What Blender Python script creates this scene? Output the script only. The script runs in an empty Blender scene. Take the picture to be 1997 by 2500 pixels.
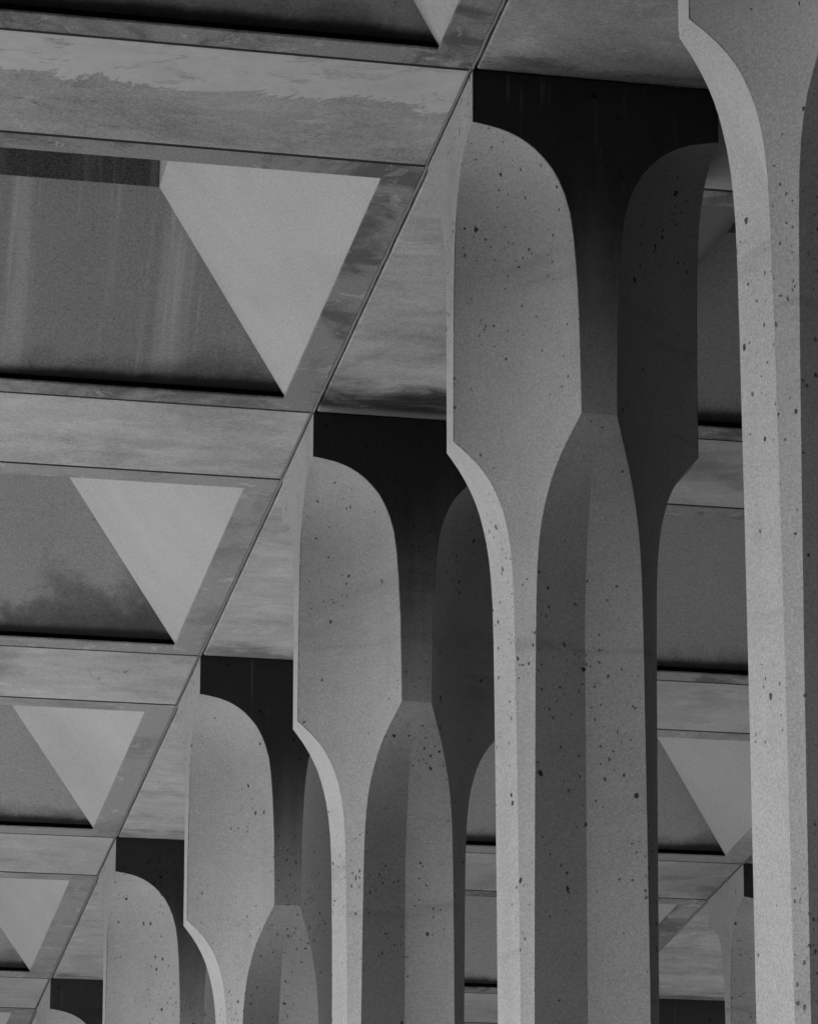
import bpy, bmesh, math, random
from mathutils import Matrix, Vector
random.seed(7)
sc = bpy.context.scene
COL = sc.collection
S = 3.6                    # metres per structural bay
ZC = 2.3 * S               # soffit height above the paving
B = 0.2456 * S             # width of the square column heads and of the beams
R = B / 2
W2 = 1.0153 * S            # spacing of the column rows
GAP = 0.024                # open joint between precast pieces

# ------------------------------------------------------------------ camera
rx, ry, rz = 0.2848082666610587, 0.03007009480662293, -0.286744731930379
cam_d = bpy.data.cameras.new('camera'); cam = bpy.data.objects.new('camera', cam_d); COL.objects.link(cam)
M = (Matrix.Rotation(rz, 3, 'Z') @ Matrix.Rotation(rx, 3, 'X') @ Matrix.Rotation(ry, 3, 'Y'))
Rm = Matrix((M.col[0], M.col[2], -M.col[1])).transposed()
cam.matrix_world = Matrix.Translation((-0.78091824 * S, -4.10599979 * S, ZC - 1.868523 * S)) @ Rm.to_4x4()
cam_d.sensor_fit = 'AUTO'; cam_d.sensor_width = 36.0
cam_d.lens = 11292.667837880977 / 2500 * 36
cam_d.shift_x = -(2231.056 - 998.5) / 2500
cam_d.shift_y = (1701.34 - 1250) / 2500
cam_d.clip_start = 0.1; cam_d.clip_end = 5000
sc.camera = cam

# ------------------------------------------------------------------ world and sun (black and white film: the sky is desaturated)
SUN_EL, SUN_AZ = math.radians(60), math.radians(262)      # azimuth clockwise from +Y
w = bpy.data.worlds.new("World"); sc.world = w; w.use_nodes = True
nt = w.node_tree; nt.nodes.clear()
sky = nt.nodes.new('ShaderNodeTexSky'); sky.sky_type = 'NISHITA'; sky.sun_disc = False
sky.sun_elevation = SUN_EL; sky.sun_rotation = SUN_AZ
bw = nt.nodes.new('ShaderNodeRGBToBW'); bg = nt.nodes.new('ShaderNodeBackground'); wo = nt.nodes.new('ShaderNodeOutputWorld')
nt.links.new(sky.outputs[0], bw.inputs[0]); nt.links.new(bw.outputs[0], bg.inputs[0]); nt.links.new(bg.outputs[0], wo.inputs[0])
bg.inputs[1].default_value = 0.15
sl = bpy.data.lights.new('sun', 'SUN'); sl.energy = 3.8; sl.angle = math.radians(0.5); sl.color = (1, 1, 1)
sun = bpy.data.objects.new('sun', sl); COL.objects.link(sun)
sd = Vector((math.sin(SUN_AZ) * math.cos(SUN_EL), math.cos(SUN_AZ) * math.cos(SUN_EL), math.sin(SUN_EL)))
sun.rotation_euler = sd.to_track_quat('Z', 'Y').to_euler(); sun.location = (-20, 0, 30)
sc.view_settings.view_transform = 'Standard'; sc.view_settings.look = 'None'
sc.view_settings.gamma = 1.0; sc.view_settings.exposure = 1.75

# ------------------------------------------------------------------ material helpers
class G:
    def __init__(s, name):
        s.m = bpy.data.materials.new(name); s.m.use_nodes = True; s.t = s.m.node_tree; s.n = s.t.nodes; s.l = s.t.links
        s.b = s.n['Principled BSDF']; s.b.inputs['Roughness'].default_value = 0.88
        s.b.inputs['Specular IOR Level'].default_value = 0.25
        s.tc = s.n.new('ShaderNodeTexCoord'); s.oi = s.n.new('ShaderNodeObjectInfo')
        s.obj = s.tc.outputs['Object']
        s.rnd = s.math('MULTIPLY', s.oi.outputs['Random'], 53.0)
        cb = s.n.new('ShaderNodeCombineXYZ'); s.l.new(s.rnd, cb.inputs[0]); s.l.new(s.rnd, cb.inputs[1]); s.l.new(s.rnd, cb.inputs[2])
        s.off = s.vmath('ADD', s.obj, cb.outputs[0])
    def _in(s, sock, v):
        if isinstance(v, (int, float)): sock.default_value = v
        elif isinstance(v, tuple): sock.default_value = v
        else: s.l.new(v, sock)
    def math(s, op, a, b=0.0, c=None, clamp=False):
        n = s.n.new('ShaderNodeMath'); n.operation = op; n.use_clamp = clamp
        s._in(n.inputs[0], a); s._in(n.inputs[1], b)
        if c is not None: s._in(n.inputs[2], c)
        return n.outputs[0]
    def vmath(s, op, a, b):
        n = s.n.new('ShaderNodeVectorMath'); n.operation = op; s._in(n.inputs[0], a); s._in(n.inputs[1], b)
        return n.outputs[0]
    def xyz(s, v):
        n = s.n.new('ShaderNodeSeparateXYZ'); s.l.new(v, n.inputs[0]); return n.outputs
    def noise(s, scale, detail=4, rough=0.55, stretch=None, vec=None, dist=0.0):
        v = vec if vec is not None else s.off
        if stretch: v = s.vmath('MULTIPLY', v, stretch)
        n = s.n.new('ShaderNodeTexNoise'); s.l.new(v, n.inputs['Vector']); n.inputs['Scale'].default_value = scale
        n.inputs['Detail'].default_value = detail; n.inputs['Roughness'].default_value = rough
        n.inputs['Distortion'].default_value = dist
        return n.outputs['Fac']
    def mr(s, v, a, b, c=0.0, d=1.0, smooth=True):
        n = s.n.new('ShaderNodeMapRange'); n.interpolation_type = 'SMOOTHSTEP' if smooth else 'LINEAR'
        s._in(n.inputs[0], v)
        for i, x in enumerate((a, b, c, d)): s._in(n.inputs[i + 1], x)
        return n.outputs[0]
    def pores(s, scale, size, power=5.0, dens=(0.42, 0.6), stretch=(1, 1, 0.75)):
        v = s.vmath('MULTIPLY', s.off, stretch)
        wob = s.n.new('ShaderNodeTexNoise'); s.l.new(s.off, wob.inputs['Vector']); wob.inputs['Scale'].default_value = 70; wob.inputs['Detail'].default_value = 3
        wv = s.vmath('MULTIPLY', wob.outputs['Color'], (0.014, 0.014, 0.014)); v = s.vmath('ADD', v, wv)
        vo = s.n.new('ShaderNodeTexVoronoi'); s.l.new(v, vo.inputs['Vector']); vo.inputs['Scale'].default_value = scale
        vo.inputs['Randomness'].default_value = 1.0
        c = s.xyz(vo.outputs['Color'])
        th = s.math('MULTIPLY', s.math('POWER', c[0], power), size)
        den = s.mr(s.noise(2.3, 3), dens[0], dens[1])
        keep = s.math('LESS_THAN', c[1], s.math('ADD', s.math('MULTIPLY', den, 0.9), 0.04))
        th = s.math('MULTIPLY', th, keep)
        return s.mr(s.math('SUBTRACT', th, vo.outputs['Distance']), -0.015, 0.03)
    def crack(s, scale=1.1, width=0.0022, lo=0.60, hi=0.66):
        n = s.noise(scale, 5, 0.6, dist=0.8)
        l = s.mr(s.math('ABSOLUTE', s.math('SUBTRACT', n, 0.5)), width, width * 0.3)
        return s.math('MULTIPLY', l, s.mr(s.noise(1.7, 2), lo, hi))
    def out(s, val, bumpval=None, strength=0.3, dist=0.004):
        c = s.n.new('ShaderNodeCombineColor')
        for i in range(3): s._in(c.inputs[i], val)
        s.l.new(c.outputs[0], s.b.inputs['Base Color'])
        if bumpval is not None:
            bp = s.n.new('ShaderNodeBump'); bp.inputs['Strength'].default_value = strength; bp.inputs['Distance'].default_value = dist
            s.l.new(bumpval, bp.inputs['Height']); s.l.new(bp.outputs[0], s.b.inputs['Normal'])
        return s.m

def add_all(g, terms):
    v = terms[0]
    for t in terms[1:]: v = g.math('ADD', v, t)
    return v

def mat_column():
    g = G('smooth_cast_concrete')
    base = 0.35
    mott = g.math('MULTIPLY', g.math('SUBTRACT', g.noise(1.3, 5, 0.6), 0.5), 0.13)
    fine = g.math('MULTIPLY', g.math('SUBTRACT', g.noise(130, 2, 0.8), 0.5), 0.40)
    mid = g.math('MULTIPLY', g.math('SUBTRACT', g.noise(9, 4, 0.65), 0.5), 0.06)
    v = add_all(g, [base, mott, fine, mid])
    # pour line smears
    sm = g.mr(g.noise(1.1, 5, 0.6, (0.8, 0.8, 4.0), dist=0.5), 0.60, 0.74)
    v = g.math('MULTIPLY', v, g.math('SUBTRACT', 1.0, g.math('MULTIPLY', sm, 0.22)))
    vr = g.mr(g.noise(4.0, 4, 0.6, (1.0, 1.0, 0.12)), 0.50, 0.75)
    v = g.math('MULTIPLY', v, g.math('SUBTRACT', 1.0, g.math('MULTIPLY', vr, 0.10)))
    p1 = g.pores(13, 0.105, 5.0, (0.45, 0.7))
    p2 = g.pores(30, 0.27, 3.2, (0.47, 0.63))
    p3 = g.pores(70, 0.40, 2.5, (0.48, 0.66))
    p = g.math('MAXIMUM', g.math('MAXIMUM', p1, p2), g.math('MULTIPLY', p3, 0.8))
    v = g.math('MULTIPLY', v, g.math('SUBTRACT', 1.0, g.math('MULTIPLY', p, 0.86)))
    v = g.math('MULTIPLY', v, g.math('SUBTRACT', 1.0, g.math('MULTIPLY', g.crack(0.8, 0.0014, 0.63, 0.66), 0.5)))
    # shade painted black onto the front of the head, mixed with water-run staining
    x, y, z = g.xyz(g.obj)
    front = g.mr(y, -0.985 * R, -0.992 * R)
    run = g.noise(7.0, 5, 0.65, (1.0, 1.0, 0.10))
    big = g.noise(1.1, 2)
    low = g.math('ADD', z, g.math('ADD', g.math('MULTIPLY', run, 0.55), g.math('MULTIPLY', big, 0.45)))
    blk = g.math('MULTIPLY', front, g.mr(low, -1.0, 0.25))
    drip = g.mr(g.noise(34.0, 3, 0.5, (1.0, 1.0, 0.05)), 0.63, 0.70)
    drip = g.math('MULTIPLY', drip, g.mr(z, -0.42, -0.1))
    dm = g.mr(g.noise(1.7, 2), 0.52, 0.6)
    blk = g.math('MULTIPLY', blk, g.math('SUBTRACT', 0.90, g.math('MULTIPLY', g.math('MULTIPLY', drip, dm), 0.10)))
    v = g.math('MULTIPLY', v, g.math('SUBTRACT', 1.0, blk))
    # chipped, grimy line beside the arrises
    an = g.n.new('ShaderNodeAttribute'); an.attribute_name = 'arris'
    rag = g.math('ADD', g.math('MULTIPLY', g.noise(26, 4, 0.7), 0.9), g.math('MULTIPLY', g.noise(1.4, 3), 0.9))
    ar = g.mr(g.math('ADD', an.outputs['Fac'], g.math('SUBTRACT', rag, 0.9)), 0.62, 0.86)
    inner = g.mr(an.outputs['Fac'], 0.02, 0.2)
    v = g.math('MULTIPLY', v, g.math('SUBTRACT', 1.0, g.math('MULTIPLY', g.math('MULTIPLY', ar, inner), 0.6)))
    h = g.math('SUBTRACT', g.noise(60, 3, 0.6), g.math('MULTIPLY', p, 2.0))
    return g.out(v, h, 0.25, 0.003)

def soffit(name, base, streak=0.10, axis='x', extra=None):
    g = G(name)
    st = (1.0, 2.6, 1.0)
    a = g.math('MULTIPLY', g.math('SUBTRACT', g.noise(3.0, 8, 0.72, st, dist=0.35), 0.5), streak * 2.6)
    bl = g.math('MULTIPLY', g.math('SUBTRACT', g.noise(1.6, 8, 0.70, dist=0.3), 0.5), 0.42)
    fine = g.math('MULTIPLY', g.math('SUBTRACT', g.noise(110, 2, 0.8), 0.5), 0.42)
    thin = g.mr(g.noise(3.5, 6, 0.75, (0.8, 5.0, 1.0), dist=1.5), 0.58, 0.72)
    v = add_all(g, [base, a, bl, fine])
    v = g.math('MULTIPLY', v, g.math('SUBTRACT', 1.0, g.math('MULTIPLY', thin, 0.09)))
    grime = g.mr(g.noise(0.9, 6, 0.7, dist=0.9), 0.56, 0.72)
    v = g.math('MULTIPLY', v, g.math('SUBTRACT', 1.0, g.math('MULTIPLY', grime, 0.30)))
    pale = g.mr(g.noise(2.6, 9, 0.78, (1.0, 1.4, 1.0), dist=0.3), 0.56, 0.61)
    v = g.math('ADD', v, g.math('MULTIPLY', pale, 0.055))
    # joint soiling along both long margins
    x_, y_, z_ = g.xyz(g.obj)
    # small dark scars
    sc_ = g.mr(g.noise(6.0, 3, 0.6, (0.6, 3.5, 1.0)), 0.745, 0.77)
    v = g.math('MULTIPLY', v, g.math('SUBTRACT', 1.0, g.math('MULTIPLY', sc_, 0.55)))
    v = g.math('MULTIPLY', v, g.math('SUBTRACT', 1.0, g.math('MULTIPLY', g.crack(), 0.6)))
    if extra: v = extra(g, v)
    v = g.math('MAXIMUM', v, 0.02)
    return g.out(v, g.noise(45, 4, 0.65), 0.22, 0.003)

def ex_lime(g, v):
    # pale lime bloom with a ragged lower margin along the front joint
    x, y, z = g.xyz(g.obj)
    n = g.noise(1.7, 10, 0.8, (1, 1, 1), vec=g.obj, dist=0.7)
    edge = g.math('ADD', g.math('MULTIPLY', n, 0.95), g.math('ADD', g.math('MULTIPLY', x, 0.045), -0.10))
    m = g.mr(g.math('SUBTRACT', edge, y), -0.008, 0.02)
    holes = g.mr(g.noise(4.2, 8, 0.78, (1.0, 1.8, 1.0), vec=g.obj, dist=0.7), 0.54, 0.60)
    m2 = g.math('MULTIPLY', m, g.math('SUBTRACT', 1.0, g.math('MULTIPLY', holes, 0.65)))
    lime = g.math('ADD', 0.50, g.math('MULTIPLY', g.math('SUBTRACT', g.noise(9, 6, 0.75), 0.5), 0.30))
    v = g.math('ADD', g.math('MULTIPLY', v, g.math('SUBTRACT', 1.0, g.math('MULTIPLY', m2, 0.75))), g.math('MULTIPLY', m2, g.math('MULTIPLY', lime, 0.75)))
    rim = g.math('MULTIPLY', m, g.mr(g.math('SUBTRACT', edge, y), 0.05, 0.0))
    return g.math('ADD', v, g.math('MULTIPLY', rim, 0.04))

def ex_smudge(cx, amp=0.5):
    def f(g, v):
        x, y, z = g.xyz(g.obj)
        n = g.noise(2.5, 4, 0.6, vec=g.obj)
        d = g.math('ABSOLUTE', g.math('SUBTRACT', g.math('ADD', x, g.math('MULTIPLY', n, 0.3)), cx))
        m = g.mr(d, 0.32, 0.03)
        return g.math('MULTIPLY', v, g.math('SUBTRACT', 1.0, g.math('MULTIPLY', m, amp)))
    return f

def ex_endstain(y0, amp=0.8, wide=0.33):
    def f(g, v):
        # damp stain creeping out from the far joint
        x, y, z = g.xyz(g.obj)
        n = g.noise(2.4, 6, 0.66, (1, 2.2, 1), vec=g.off, dist=0.5)
        d = g.math('ADD', g.math('SUBTRACT', y0, y), g.math('MULTIPLY', g.math('SUBTRACT', n, 0.5), 0.8))
        m = g.mr(d, wide, wide * 0.25)
        band = g.mr(g.math('SUBTRACT', y0, y), 0.03, 0.12)      # thin cleaner strip against the joint
        m = g.math('MULTIPLY', m, g.math('ADD', 0.45, g.math('MULTIPLY', band, 0.55)))
        return g.math('MULTIPLY', v, g.math('SUBTRACT', 1.0, g.math('MULTIPLY', m, amp)))
    return f

def mat_frame(name, base, blotch=0.5):
    g = G(name)
    bl = g.noise(2.6, 6, 0.7, dist=0.5)
    m = g.mr(bl, 0.45, 0.62)
    fine = g.math('MULTIPLY', g.math('SUBTRACT', g.noise(120, 2, 0.8), 0.5), 0.36)
    pale = g.mr(g.noise(7, 5, 0.7, (1, 1, 1), dist=0.8), 0.60, 0.64)
    v = add_all(g, [base, fine])
    v = g.math('MULTIPLY', v, g.math('SUBTRACT', 1.0, g.math('MULTIPLY', m, blotch)))
    v = g.math('ADD', v, g.math('MULTIPLY', pale, 0.10))
    v = g.math('MAXIMUM', v, 0.03)
    return g.out(v, g.noise(40, 4, 0.65), 0.25, 0.003)

def mat_recess_clean():
    g = G('clean_recess_concrete')
    v = add_all(g, [0.40, g.math('MULTIPLY', g.math('SUBTRACT', g.noise(0.9, 6, 0.65, dist=0.6), 0.5), 0.20),
                    g.math('MULTIPLY', g.math('SUBTRACT', g.noise(120, 2, 0.8), 0.5), 0.40)])
    return g.out(v, g.noise(50, 3), 0.12, 0.003)

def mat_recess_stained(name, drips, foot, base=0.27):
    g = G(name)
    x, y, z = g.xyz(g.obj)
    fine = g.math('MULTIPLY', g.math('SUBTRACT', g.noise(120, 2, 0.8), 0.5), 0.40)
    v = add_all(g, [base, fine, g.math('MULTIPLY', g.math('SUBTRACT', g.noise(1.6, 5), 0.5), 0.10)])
    # pale lime runs down the slope
    d = g.mr(g.noise(5.0, 4, 0.55, (1.0, 0.06, 0.06)), 0.53, 0.66)
    d2 = g.mr(g.noise(22.0, 3, 0.55, (1.0, 0.03, 0.03)), 0.58, 0.68)
    v = g.math('ADD', v, g.math('MULTIPLY', g.math('ADD', g.math('MULTIPLY', d, 0.6), g.math('MULTIPLY', d2, 0.4)), 0.10 * drips))
    # soft mottled grime creeping up from the foot of the slope
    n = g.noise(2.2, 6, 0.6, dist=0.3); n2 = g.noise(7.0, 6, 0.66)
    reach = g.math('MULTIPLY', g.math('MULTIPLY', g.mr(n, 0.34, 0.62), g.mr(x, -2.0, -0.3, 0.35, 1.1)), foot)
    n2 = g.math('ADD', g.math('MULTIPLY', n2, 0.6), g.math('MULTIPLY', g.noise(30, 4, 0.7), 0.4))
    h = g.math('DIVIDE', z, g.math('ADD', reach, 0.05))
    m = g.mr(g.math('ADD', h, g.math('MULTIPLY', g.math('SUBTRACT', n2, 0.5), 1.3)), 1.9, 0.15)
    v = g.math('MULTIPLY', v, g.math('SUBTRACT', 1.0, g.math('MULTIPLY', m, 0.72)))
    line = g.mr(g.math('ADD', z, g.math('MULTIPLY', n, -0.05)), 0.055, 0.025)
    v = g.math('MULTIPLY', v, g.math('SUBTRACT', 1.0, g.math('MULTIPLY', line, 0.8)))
    p = g.pores(34, 0.16, 3.5)
    v = g.math('MULTIPLY', v, g.math('SUBTRACT', 1.0, g.math('MULTIPLY', p, 0.6)))
    v = g.math('MAXIMUM', v, 0.02)
    return g.out(v, g.noise(50, 3), 0.15, 0.003)

def mat_flat(name, val, rough=0.9, amp=0.0, scale=10):
    g = G(name)
    v = add_all(g, [val, g.math('MULTIPLY', g.math('SUBTRACT', g.noise(scale, 4), 0.5), amp)])
    g.b.inputs['Roughness'].default_value = rough
    return g.out(v)

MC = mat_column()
MB = [soffit('board_marked_soffit', 0.36), soffit('lime_bloomed_soffit', 0.29, 0.10, extra=ex_lime),
      soffit('smudged_soffit', 0.38, 0.10, extra=ex_smudge(-0.95, 0.42)), soffit('pale_soffit', 0.38, 0.07)]
yl = (1 * S - B)
MY = [soffit('damp_end_soffit', 0.35, 0.12, extra=ex_endstain(yl, 0.93, 0.50)),
      soffit('smooth_soffit', 0.30, 0.03, extra=ex_endstain(yl, 0.5, 0.12)),
      soffit('patchy_soffit', 0.36, 0.13, extra=ex_endstain(yl, 0.45, 0.22)),
      soffit('grey_grained_soffit', 0.27, 0.13, extra=ex_endstain(yl, 0.6, 0.22))]
MF = [mat_frame('blotched_frame_concrete', 0.23, 0.55), mat_frame('pale_frame_concrete', 0.28, 0.25)]
MR = mat_recess_clean()
MS = [mat_recess_stained('streaked_recess_concrete', 1.5, 0.06), mat_recess_stained('mottled_recess_concrete', 0.25, 0.20, 0.29),
      mat_recess_stained('plain_recess_concrete', 0.1, 0.05, 0.29)]
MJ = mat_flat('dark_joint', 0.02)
MSEAL = mat_flat('joint_sealant', 0.20, 0.7, 0.08, 30)
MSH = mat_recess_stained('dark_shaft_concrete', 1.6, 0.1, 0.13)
MG = mat_flat('pale_bounce_paving', 0.55, 0.9, 0.12, 3)
MGD = mat_flat('dark_paving', 0.02, 0.9, 0.01, 3)
MBLOCK = mat_flat('dark_light_blocker', 0.025, 0.4)  # kept dark so the added blockers return little light
MSLAB = mat_flat('rough_roof_concrete', 0.22, 0.95, 0.06, 5)

# ------------------------------------------------------------------ object helpers
def tag(o, label=None, cat=None, group=None, kind=None):
    if label: o['label'] = label
    if cat: o['category'] = cat
    if group: o['group'] = group
    if kind: o['kind'] = kind
    return o
def mesh_obj(name, verts, faces, mats, parent=None, mi=None, smooth=False, loc=(0, 0, 0)):
    me = bpy.data.meshes.new(name); me.from_pydata(verts, [], faces)
    for m in mats: me.materials.append(m)
    if mi:
        for p, i in zip(me.polygons, mi): p.material_index = i
    for p in me.polygons: p.use_smooth = smooth
    bm = bmesh.new(); bm.from_mesh(me); bmesh.ops.recalc_face_normals(bm, faces=bm.faces); bm.to_mesh(me); bm.free()
    me.update()
    o = bpy.data.objects.new(name, me); COL.objects.link(o); o.location = loc
    if parent: o.parent = parent
    return o
def box(x0, x1, y0, y1, z0, z1):
    v = [(x, y, z) for z in (z0, z1) for y in (y0, y1) for x in (x0, x1)]
    f = [(0, 2, 3, 1), (4, 5, 7, 6), (0, 1, 5, 4), (1, 3, 7, 5), (3, 2, 6, 7), (2, 0, 4, 6)]
    return v, f
def bevel_box(name, x0, x1, y0, y1, z0, z1, mats, parent=None, bev=0.006, loc=(0, 0, 0)):
    bm = bmesh.new(); v, f = box(x0, x1, y0, y1, z0, z1)
    vs = [bm.verts.new(c) for c in v]
    for q in f: bm.faces.new([vs[i] for i in q])
    bmesh.ops.bevel(bm, geom=list(bm.edges), offset=bev, segments=1, affect='EDGES')
    bmesh.ops.recalc_face_normals(bm, faces=bm.faces)
    me = bpy.data.meshes.new(name); bm.to_mesh(me); bm.free()
    for m in mats: me.materials.append(m)
    o = bpy.data.objects.new(name, me); COL.objects.link(o); o.location = loc
    if parent: o.parent = parent
    return o
def multi(boxes):
    V, F = [], []
    for b in boxes:
        v, f = box(*b); k = len(V); V += v; F += [tuple(i + k for i in q) for q in f]
    return V, F

# ------------------------------------------------------------------ setting
v, f = box(-1500, 1500, -1500, 1500, -1.0, 0.0)
tag(mesh_obj('ground', v, f, [MGD]), kind='structure')
v, f = multi([(-45, -1.06 * S, -0.1 * S, 3.8 * S, 0.0, 0.004), (1.45 * S, 7 * S, 2.0 * S, 6 * S, 0.0, 0.004)])  # unseen pale patches, extents shaped to bounce light up to the soffits
tag(mesh_obj('bounce_plaza', v, f, [MG]), kind='structure')

# ------------------------------------------------------------------ column
def interp(tab, t):
    if t <= tab[0][0]: return tab[0][1]
    for (a, va), (b, vb) in zip(tab, tab[1:]):
        if t <= b: return va + (vb - va) * (t - a) / (b - a)
    return tab[-1][1]
# half width of the end face above the shoulder, by depth under the soffit (in units of R)
TAU = [(0.440, 0.998), (0.449, 0.93), (0.462, 0.86), (0.480, 0.775), (0.505, 0.70), (0.535, 0.632), (0.575, 0.565), (0.63, 0.493), (0.70, 0.425), (0.78, 0.36),
       (0.88, 0.305), (1.0, 0.256), (1.15, 0.216), (1.35, 0.190), (1.6, 0.171), (2.0, 0.153), (2.4, 0.146), (2.83, 0.141)]
RAD = [(0, 1.0), (.06, .945), (.12, .892), (.2, .832), (.28, .780), (.36, .738), (.45, .700), (.55, .668), (.66, .638), (.8, .612), (.95, .594), (1.15, .580), (1.45, .571), (1.9, .564), (2.9, .554), (4.5, .542), (8, .53), (16, .52)]
ZS = 2.83
ARC_T = [0, 0.008, 0.022, 0.05] + [0.05 + 0.9 * k / 15 for k in range(1, 15)] + [0.95, 0.978, 0.992, 1.0]
M_ARC = len(ARC_T) - 1
def section_curve(tau):
    """concave line from (1,tau) to (tau,1) as points"""
    sag = 0.106 * min(1.0, (1 - tau) / 0.86)
    if sag < 1e-4: sag = 1e-4
    ch = math.sqrt(2) * (1 - tau); h = ch / 2
    rad = (h * h + sag * sag) / (2 * sag)
    mx = (1 + tau) / 2; dirc = 1 / math.sqrt(2)
    cx = mx - sag * dirc + rad * dirc; cy = cx
    a0 = math.atan2(tau - cy, 1 - cx); a1 = math.atan2(1 - cy, tau - cx)
    if a0 < 0: a0 += 2 * math.pi
    if a1 < 0: a1 += 2 * math.pi
    return cx, rad, a0, a1
def ring(depth):
    """returns list of one quadrant's points: (groove centre on +X face), lip ... lip (on +Y face)"""
    if depth <= ZS:
        tau = interp(TAU, depth) if depth >= 0.44 else 0.998
        r = 1.0; g = 0.0
        cx, rad, a0, a1 = section_curve(tau)
    else:
        u = depth - ZS; r = interp(RAD, u); t = min(1, max(0, (u - 0.10) / 1.5)); g = 0.175 * t * t * (3 - 2 * t)
        cx, rad, a0, a1 = section_curve(0.141)
        # trim the arc where x = r and where y = r
        a0 = math.acos((r - cx) / rad); a0 = 2 * math.pi - a0
        a1 = math.asin((r - cx) / rad); a1 = math.pi - a1
    pts = [(r - g, 0.0)]
    for tt in ARC_T:
        a = a0 + (a1 - a0) * tt
        pts.append((cx + rad * math.cos(a), cx + rad * math.sin(a)))
    return pts
def column_mesh():
    depths = [0.0, 0.15, 0.30, 0.439]
    d = 0.44
    depths += [0.4405, 0.445, 0.449, 0.455, 0.462, 0.471, 0.48, 0.492, 0.505, 0.52, 0.535, 0.555, 0.575, 0.6, 0.63, 0.665, 0.7, 0.74, 0.78, 0.83, 0.88, 0.94, 1.0, 1.07, 1.15, 1.25, 1.35, 1.47, 1.6, 1.8, 2.0, 2.2, 2.4, 2.6, ZS]
    depths += [ZS + u for u in (.03, .06, .09, .12, .16, .2, .24, .28, .32, .36, .4, .45, .5, .55, .6, .66, .73, .8, .87, .95, 1.05, 1.15, 1.3, 1.45, 1.65, 1.9, 2.4, 2.9, 3.7, 4.5, 6, 8, 12)]
    depths.append(ZC / R)
    bm = bmesh.new(); rows = []; nq = M_ARC + 2
    for dp in depths:
        q = ring(dp); row = []
        for k in range(4):
            c, s_ = [(1, 0), (0, 1), (-1, 0), (0, -1)][k]
            for (x, y) in q: row.append(bm.verts.new(((x * c - y * s_) * R, (x * s_ + y * c) * R, -dp * R)))
        rows.append(row)
    n = len(rows[0])
    for a, b in zip(rows, rows[1:]):
        for i in range(n):
            j = (i + 1) % n
            bm.faces.new((a[i], a[j], b[j], b[i]))
    bm.faces.new(rows[0][::-1]); bm.faces.new(rows[-1])
    bmesh.ops.recalc_face_normals(bm, faces=bm.faces)
    for fce in bm.faces: fce.smooth = True
    sharp = set()
    for row in rows: 
        pass
    idx = {v: (ri, vi) for ri, row in enumerate(rows) for vi, v in enumerate(row)}
    izs = depths.index(ZS); i44 = depths.index(0.439)
    for e in bm.edges:
        (r0, v0), (r1, v1) = idx[e.verts[0]], idx[e.verts[1]]
        if v0 == v1:
            k = v0 % nq
            if k in (1, nq - 1): e.smooth = False
            if k == 0 and min(r0, r1) >= izs + 3: e.smooth = False
        elif r0 == r1:
            ks = {v0 % nq, v1 % nq}
            endface = ks <= {0, 1} or ks <= {0, nq - 1}
            if r0 == izs and endface: e.smooth = False
            if r0 in (0, len(rows) - 1): e.smooth = False
    me = bpy.data.meshes.new('concrete_column'); bm.to_mesh(me); bm.free()
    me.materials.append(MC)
    at = me.attributes.new('arris', 'FLOAT', 'CORNER')
    vv = []
    for dp in depths:
        for k in range(4):
            for j in range(nq):
                t_ = ARC_T[j - 1] if j else 0.5
                e_ = min(t_, 1 - t_) if j else 1.0
                vv.append(max(0.0, 1 - e_ / 0.022) if dp > 0.9 else 0.0)
    vals = []
    for p in me.polygons:
        end = any(i % nq == 0 for i in p.vertices) or len(p.vertices) > 4
        for i in p.vertices: vals.append(0.0 if end else vv[i])
    at.data.foreach_set('value', vals)
    return me
CM = column_mesh()
col_labels = {
    (0, -1): 'nearest flared concrete column, cut off by the right edge of the photo',
    (0, 0): 'second flared column from the right, tall pale blade in the centre foreground',
    (0, 1): 'third flared column from the right, standing left of the central one',
    (0, 2): 'fourth flared column from the right, its shoulder near the bottom edge',
    (0, 3): 'fifth flared column from the right, only its curved head in the lower left',
    (0, 4): 'sixth flared column in the row, a sliver of curved head in the bottom left corner',
    (1, 3): 'column of the row behind, its curved head peeking out beside the nearest column',
    (1, 4): 'farther column of the row behind, its dark head low between the two nearest columns',
}
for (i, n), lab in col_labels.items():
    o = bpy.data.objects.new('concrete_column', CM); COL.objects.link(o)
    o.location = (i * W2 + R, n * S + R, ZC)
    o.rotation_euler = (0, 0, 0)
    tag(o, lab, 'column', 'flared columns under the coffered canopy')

# ------------------------------------------------------------------ ceiling pieces
TH = 0.10 * S
XG = GAP / 2
bayL = W2 - B            # clear length of an X beam
def place(o, name_loc): o.location = name_loc
ordn = {-2: 'topmost', -1: 'uppermost', 0: 'nearest', 1: 'second', 2: 'third', 3: 'fourth', 4: 'fifth', 5: 'sixth'}
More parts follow.
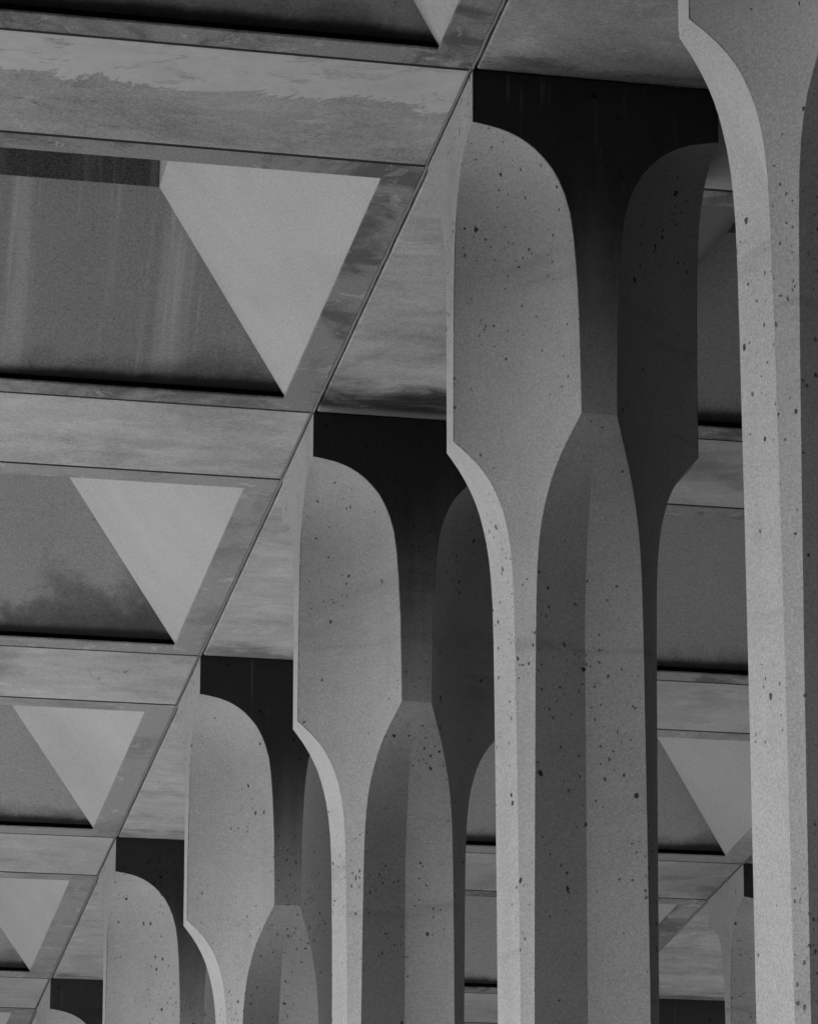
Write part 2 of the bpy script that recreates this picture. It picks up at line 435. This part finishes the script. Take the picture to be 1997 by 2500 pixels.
# cross beams (run along X between the columns)
xb_lab = {
    (-1, 0): 'wide flat soffit beam with a ragged pale lime stain along its upper joint, top left',
    (-1, 1): 'streaky soffit beam between the first and second full coffers on the left',
    (-1, 2): 'soffit beam with a dark smudge near its middle, left edge of the photo',
    (-1, 3): 'small soffit beam with faint blotches, lower left',
    (-1, 4): 'last small soffit beam in the bottom left corner',
    (0, 0): 'shadowed soffit beam glimpsed at the top between the two nearest columns',
    (0, 1): 'stained soffit beam seen through the upper gap beside the nearest column',
    (0, 2): 'pale soffit beam seen in the middle of the gap beside the nearest column',
    (0, 3): 'soffit beam low in the gap beside the nearest column, ending at the rear column head',
    (0, 4): 'dark soffit beam at the bottom of the gap between the third and second columns',
}
def xbeam(i, n, mat):
    # origin at its +X / front corner
    o = bpy.data.objects.new('soffit_beam', None); COL.objects.link(o); o.empty_display_size = 0.2
    bevel_box('soffit_panel', -bayL + XG, -0.013, XG, B - XG, 0.0, TH, [mat], o, bev=0.0015)
    o.location = ((0 if i == -1 else W2) , n * S, ZC)
    for y in (-XG, B - XG):
        v, f = box(-bayL + XG, -0.013, y - 0.001, y + GAP + 0.001, 0.0012, 0.03)
        mesh_obj('joint_filler', v, f, [MJ], o)
    return tag(o, xb_lab.get((i, n)), 'beam', 'flat soffit beams across the canopy')
xm = {(-1, 0): MB[1], (-1, 2): MB[2], (-1, 3): MB[3], (-1, 4): MB[3]}
for (i, n) in xb_lab: xbeam(i, n, xm.get((i, n), MB[0]))
# beams along Y between columns of a row
yb_lab = {
    (0, -1): 'smooth grey soffit strip with fine cracks, top centre before the second column',
    (0, 0): 'soffit strip with a black damp stain at its far end, left of the central column',
    (0, 1): 'blotchy soffit strip ending in a damp band, left of the third column',
    (0, 2): 'soffit strip with faint patches, left of the fourth column',
    (0, 3): 'small pale soffit strip left of the fifth column, lower left',
    (0, 4): 'tiny soffit strip at the bottom left corner',
    (1, 2): 'soffit strip of the row behind, mostly hidden by the nearest column',
    (1, 3): 'streaky soffit strip of the row behind, low between the two nearest columns',
    (1, 4): 'dim far soffit strip of the row behind, at the bottom edge',
}
ym = {(0, -1): MY[1], (0, 0): MY[0], (0, 1): MY[2], (0, 2): MY[2], (1, 2): MY[3], (1, 3): MY[3], (1, 4): MY[3]}
for (i, n), lab in yb_lab.items():
    t = bpy.data.objects.new('soffit_strip', None); COL.objects.link(t)
    t.location = (i * W2, n * S + B, ZC); t.empty_display_size = 0.2
    tag(t, lab, 'soffit', 'soffit strips between the columns')
    bevel_box('soffit_panel', 0.013, B - XG, XG, S - B - XG, 0.0, TH, [ym.get((i, n), MY[2])], t, 0.005)
    # two thin sealant beads in the joint
    V, F = [], []
    seg = 40; random.seed(100 + n * 7 + i)
    L0, L1 = 0.0, S - B
    prof = [(-0.0075, 0.012), (-0.0055, 0.001), (0.0, -0.002), (0.0055, 0.001), (0.0075, 0.012)]
    for k in range(seg + 1):
        yy = L0 + (L1 - L0) * k / seg; wob = random.uniform(-0.0016, 0.0016); wz = random.uniform(-0.001, 0.002)
        for (px_, pz_) in prof: V.append((px_ + wob, yy, pz_ + wz))
    for k in range(seg):
        for j in range(4):
            a = k * 5 + j; F.append((a, a + 1, a + 6, a + 5))
    mesh_obj('sealant_bead', V, F, [MSEAL], t, smooth=True)
    V, F = [], []
    for k in range(seg + 1):
        yy = -B + B * k / seg - 0.004; wob = random.uniform(-0.001, 0.001)
        for px_, pz_ in ((-0.0105, 0.008), (-0.009, 0.0), (-0.004, 0.0), (-0.0025, 0.008)): V.append((px_ + wob, yy, pz_))
    for k in range(seg):
        for j in range(3):
            a = k * 4 + j; F.append((a, a + 1, a + 5, a + 4))
    mesh_obj('sealant_bead', V, F, [MSEAL], t, smooth=True)
    v, f = multi([(-0.0125, 0.0125, 0, S - B, 0.014, 0.05), (-0.0125, -0.0005, -B, -0.001, 0.012, 0.05)])
    mesh_obj('joint_filler', v, f, [MJ], t)

# coffered panels
FR = 0.041 * S           # frame width
def coffer(i, n, lab, fm, sm):
    t = bpy.data.objects.new('coffer_panel', None); COL.objects.link(t)
    t.location = ((0 if i == -1 else W2), n * S + B, ZC); t.empty_display_size = 0.3
    tag(t, lab, 'coffer', 'coffered ceiling panels')
    x0, x1 = -bayL + XG, -0.013
    y0, y1 = XG, S - B - XG
    FT = 0.009
    a0, a1 = -bayL + FR, -FR; b0, b1 = FR, S - B - FR + 0.006
    bm = bmesh.new()
    def quad(c): return bm.faces.new([bm.verts.new(p) for p in c])
    outer = [(x0, y0), (x1, y0), (x1, y1), (x0, y1)]; inner = [(a0, b0), (a1, b0), (a1, b1), (a0, b1)]
    for z, fl in ((0.0, False), (FT, True)):
        for k in range(4):
            j = (k + 1) % 4
            quad([(*outer[k], z), (*outer[j], z), (*inner[j], z), (*inner[k], z)])
    for loop in (outer, inner):
        for k in range(4):
            j = (k + 1) % 4
            quad([(*loop[k], 0), (*loop[j], 0), (*loop[j], FT), (*loop[k], FT)])
    bmesh.ops.remove_doubles(bm, verts=bm.verts, dist=1e-5)
    bmesh.ops.bevel(bm, geom=[e for e in bm.edges if e.verts[0].co.z < 0.001 and e.verts[1].co.z < 0.001 and len(e.link_faces) == 2 and e.calc_face_angle(0) > 0.5], offset=0.003, segments=1, affect='EDGES')
    bmesh.ops.recalc_face_normals(bm, faces=bm.faces)
    me = bpy.data.meshes.new('frame'); bm.to_mesh(me); bm.free(); me.materials.append(fm)
    fo = bpy.data.objects.new('frame', me); COL.objects.link(fo); fo.parent = t
    # recess: truncated pyramid with a short shaft, sitting above the frame
    zb = 0.035                     # foot of the slopes above the soffit: leaves a shadow gap
    e = 0.004
    pa0, pa1, pb0, pb1 = a0 - e, a1 + 0.006, b0 - e, b1 + 0.012
    ia, hh = 0.1672 * S, 0.1848 * S
    ta0, ta1, tb0, tb1 = a0 + ia, a1 - ia, b0 + ia * .975, b1 - ia * .975
    sh = hh + 0.16 * S
    lo = [(pa0, pb0), (pa1, pb0), (pa1, pb1), (pa0, pb1)]; mi_ = [(ta0, tb0), (ta1, tb0), (ta1, tb1), (ta0, tb1)]
    zl = [0.031, 0.031, zb, 0.031]
    V = []; F = []; MI = []
    zlo = [0.031, 0.016 + 0.015, zb, zb]
    for (x, y), z in zip(lo, (0.012, 0.016, 0.016, 0.012)): V.append((x, y, z))
    for (x, y) in mi_: V.append((x, y, hh))
    V += [(pa1, pb1, zb), (pa0, pb1, zb)]          # the back slope starts higher: a black shadow gap under it
    V[6] = (V[6][0], V[6][1], V[6][2])
    for k in (0, 1, 3):
        j = (k + 1) % 4; F.append((k, j, 4 + j, 4 + k)); MI.append(0)
    F.append((8, 9, 7, 6)); MI.append(1)
    mesh_obj('recess', V, F, [MR, sm], t, MI)
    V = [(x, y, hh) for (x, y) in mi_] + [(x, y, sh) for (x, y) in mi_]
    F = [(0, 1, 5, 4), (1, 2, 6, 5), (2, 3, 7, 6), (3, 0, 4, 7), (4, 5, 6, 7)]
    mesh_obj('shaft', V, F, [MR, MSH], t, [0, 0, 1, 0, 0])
    # added dark backing round the foot of the slopes, black for the unlit void
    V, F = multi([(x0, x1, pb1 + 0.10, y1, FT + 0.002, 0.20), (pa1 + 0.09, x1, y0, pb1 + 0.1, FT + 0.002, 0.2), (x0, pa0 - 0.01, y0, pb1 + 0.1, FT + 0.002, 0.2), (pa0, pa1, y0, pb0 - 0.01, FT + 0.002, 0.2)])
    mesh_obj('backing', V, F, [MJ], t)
cf_lab = {
    (-1, -1): ('dark coffer cut off by the top edge of the photo', MF[0], MS[2]),
    (-1, 0): ('large coffer with pale drip streaks on its sloping side, upper left', MF[0], MS[0]),
    (-1, 1): ('coffer with mottled damp side, middle left', MF[1], MS[1]),
    (-1, 2): ('smaller coffer third down the left edge', MF[1], MS[2]),
    (-1, 3): ('small coffer in the lower left with a grey frame edge', MF[1], MS[2]),
    (-1, 4): ('sliver of coffer at the very bottom left', MF[1], MS[2]),
    (0, 0): ('shadowed coffer high in the gap beside the nearest column', MF[0], MS[2]),
    (0, 1): ('coffer with grey sloping side in the middle gap beside the nearest column', MF[0], MS[2]),
    (0, 2): ('coffer with a sharp light and dark diagonal, low in the gap beside the nearest column', MF[1], MS[2]),
    (0, 3): ('coffer partly hidden behind the central column stem, lower middle', MF[0], MS[2]),
    (0, 4): ('farthest coffer visible at the bottom between column stems', MF[0], MS[2]),
}
for (i, n), (lab, fm, sm) in cf_lab.items(): coffer(i, n, lab, fm, sm)

# ------------------------------------------------------------------ rest of the canopy: one roof with a hole for the coffered field, light blockers
X0, X1, Y0, Y1 = -1.02 * S, 1.75 * S, -5.5 * S, 7.5 * S
YR = 2.0 * S
fx0, fx1 = -bayL - 0.002, W2 + B + 0.002
fy0, fy1 = -1 * S + B - 0.002, 5 * S + 0.002
V, F = multi([(X0, fx0, Y0, Y1, ZC, ZC + 1.6), (fx1, X1, Y0, YR, ZC, ZC + 1.6), (fx1, fx1 + 0.6, YR, Y1, ZC, ZC + 1.6), (fx0, fx1, Y0, fy0, ZC, ZC + 1.6), (fx0, fx1, fy1, Y1, ZC, ZC + 1.6)])
roof = bpy.data.objects.new('concrete_building', None); COL.objects.link(roof); roof.location = (0, 0, 0)
tag(roof, 'heavy concrete building mass carrying the coffered ceiling overhead', 'building')
mesh_obj('slab', V, F, [MSLAB], roof)
V, F = multi([(X0, X1, Y0, YR, ZC + 1.605, ZC + 1.9), (X0, fx1 + 0.6, YR, Y1, ZC + 1.605, ZC + 1.9)])
mesh_obj('deck', V, F, [MSLAB], roof)
V, F = multi([(X1, X1 + 0.5, Y0, YR, 0, ZC + 1.9), (0.1 * S, X1 - 0.01, Y0 - 0.5, Y0, 0, ZC - 0.01), (X0 - 0.3, X0 - 0.002, Y0, Y1, ZC - 0.5, ZC + 1.9)])  # unseen walls and edge fascia, added to keep light off the column faces
mesh_obj('light_blocker', V, F, [MBLOCK], roof)
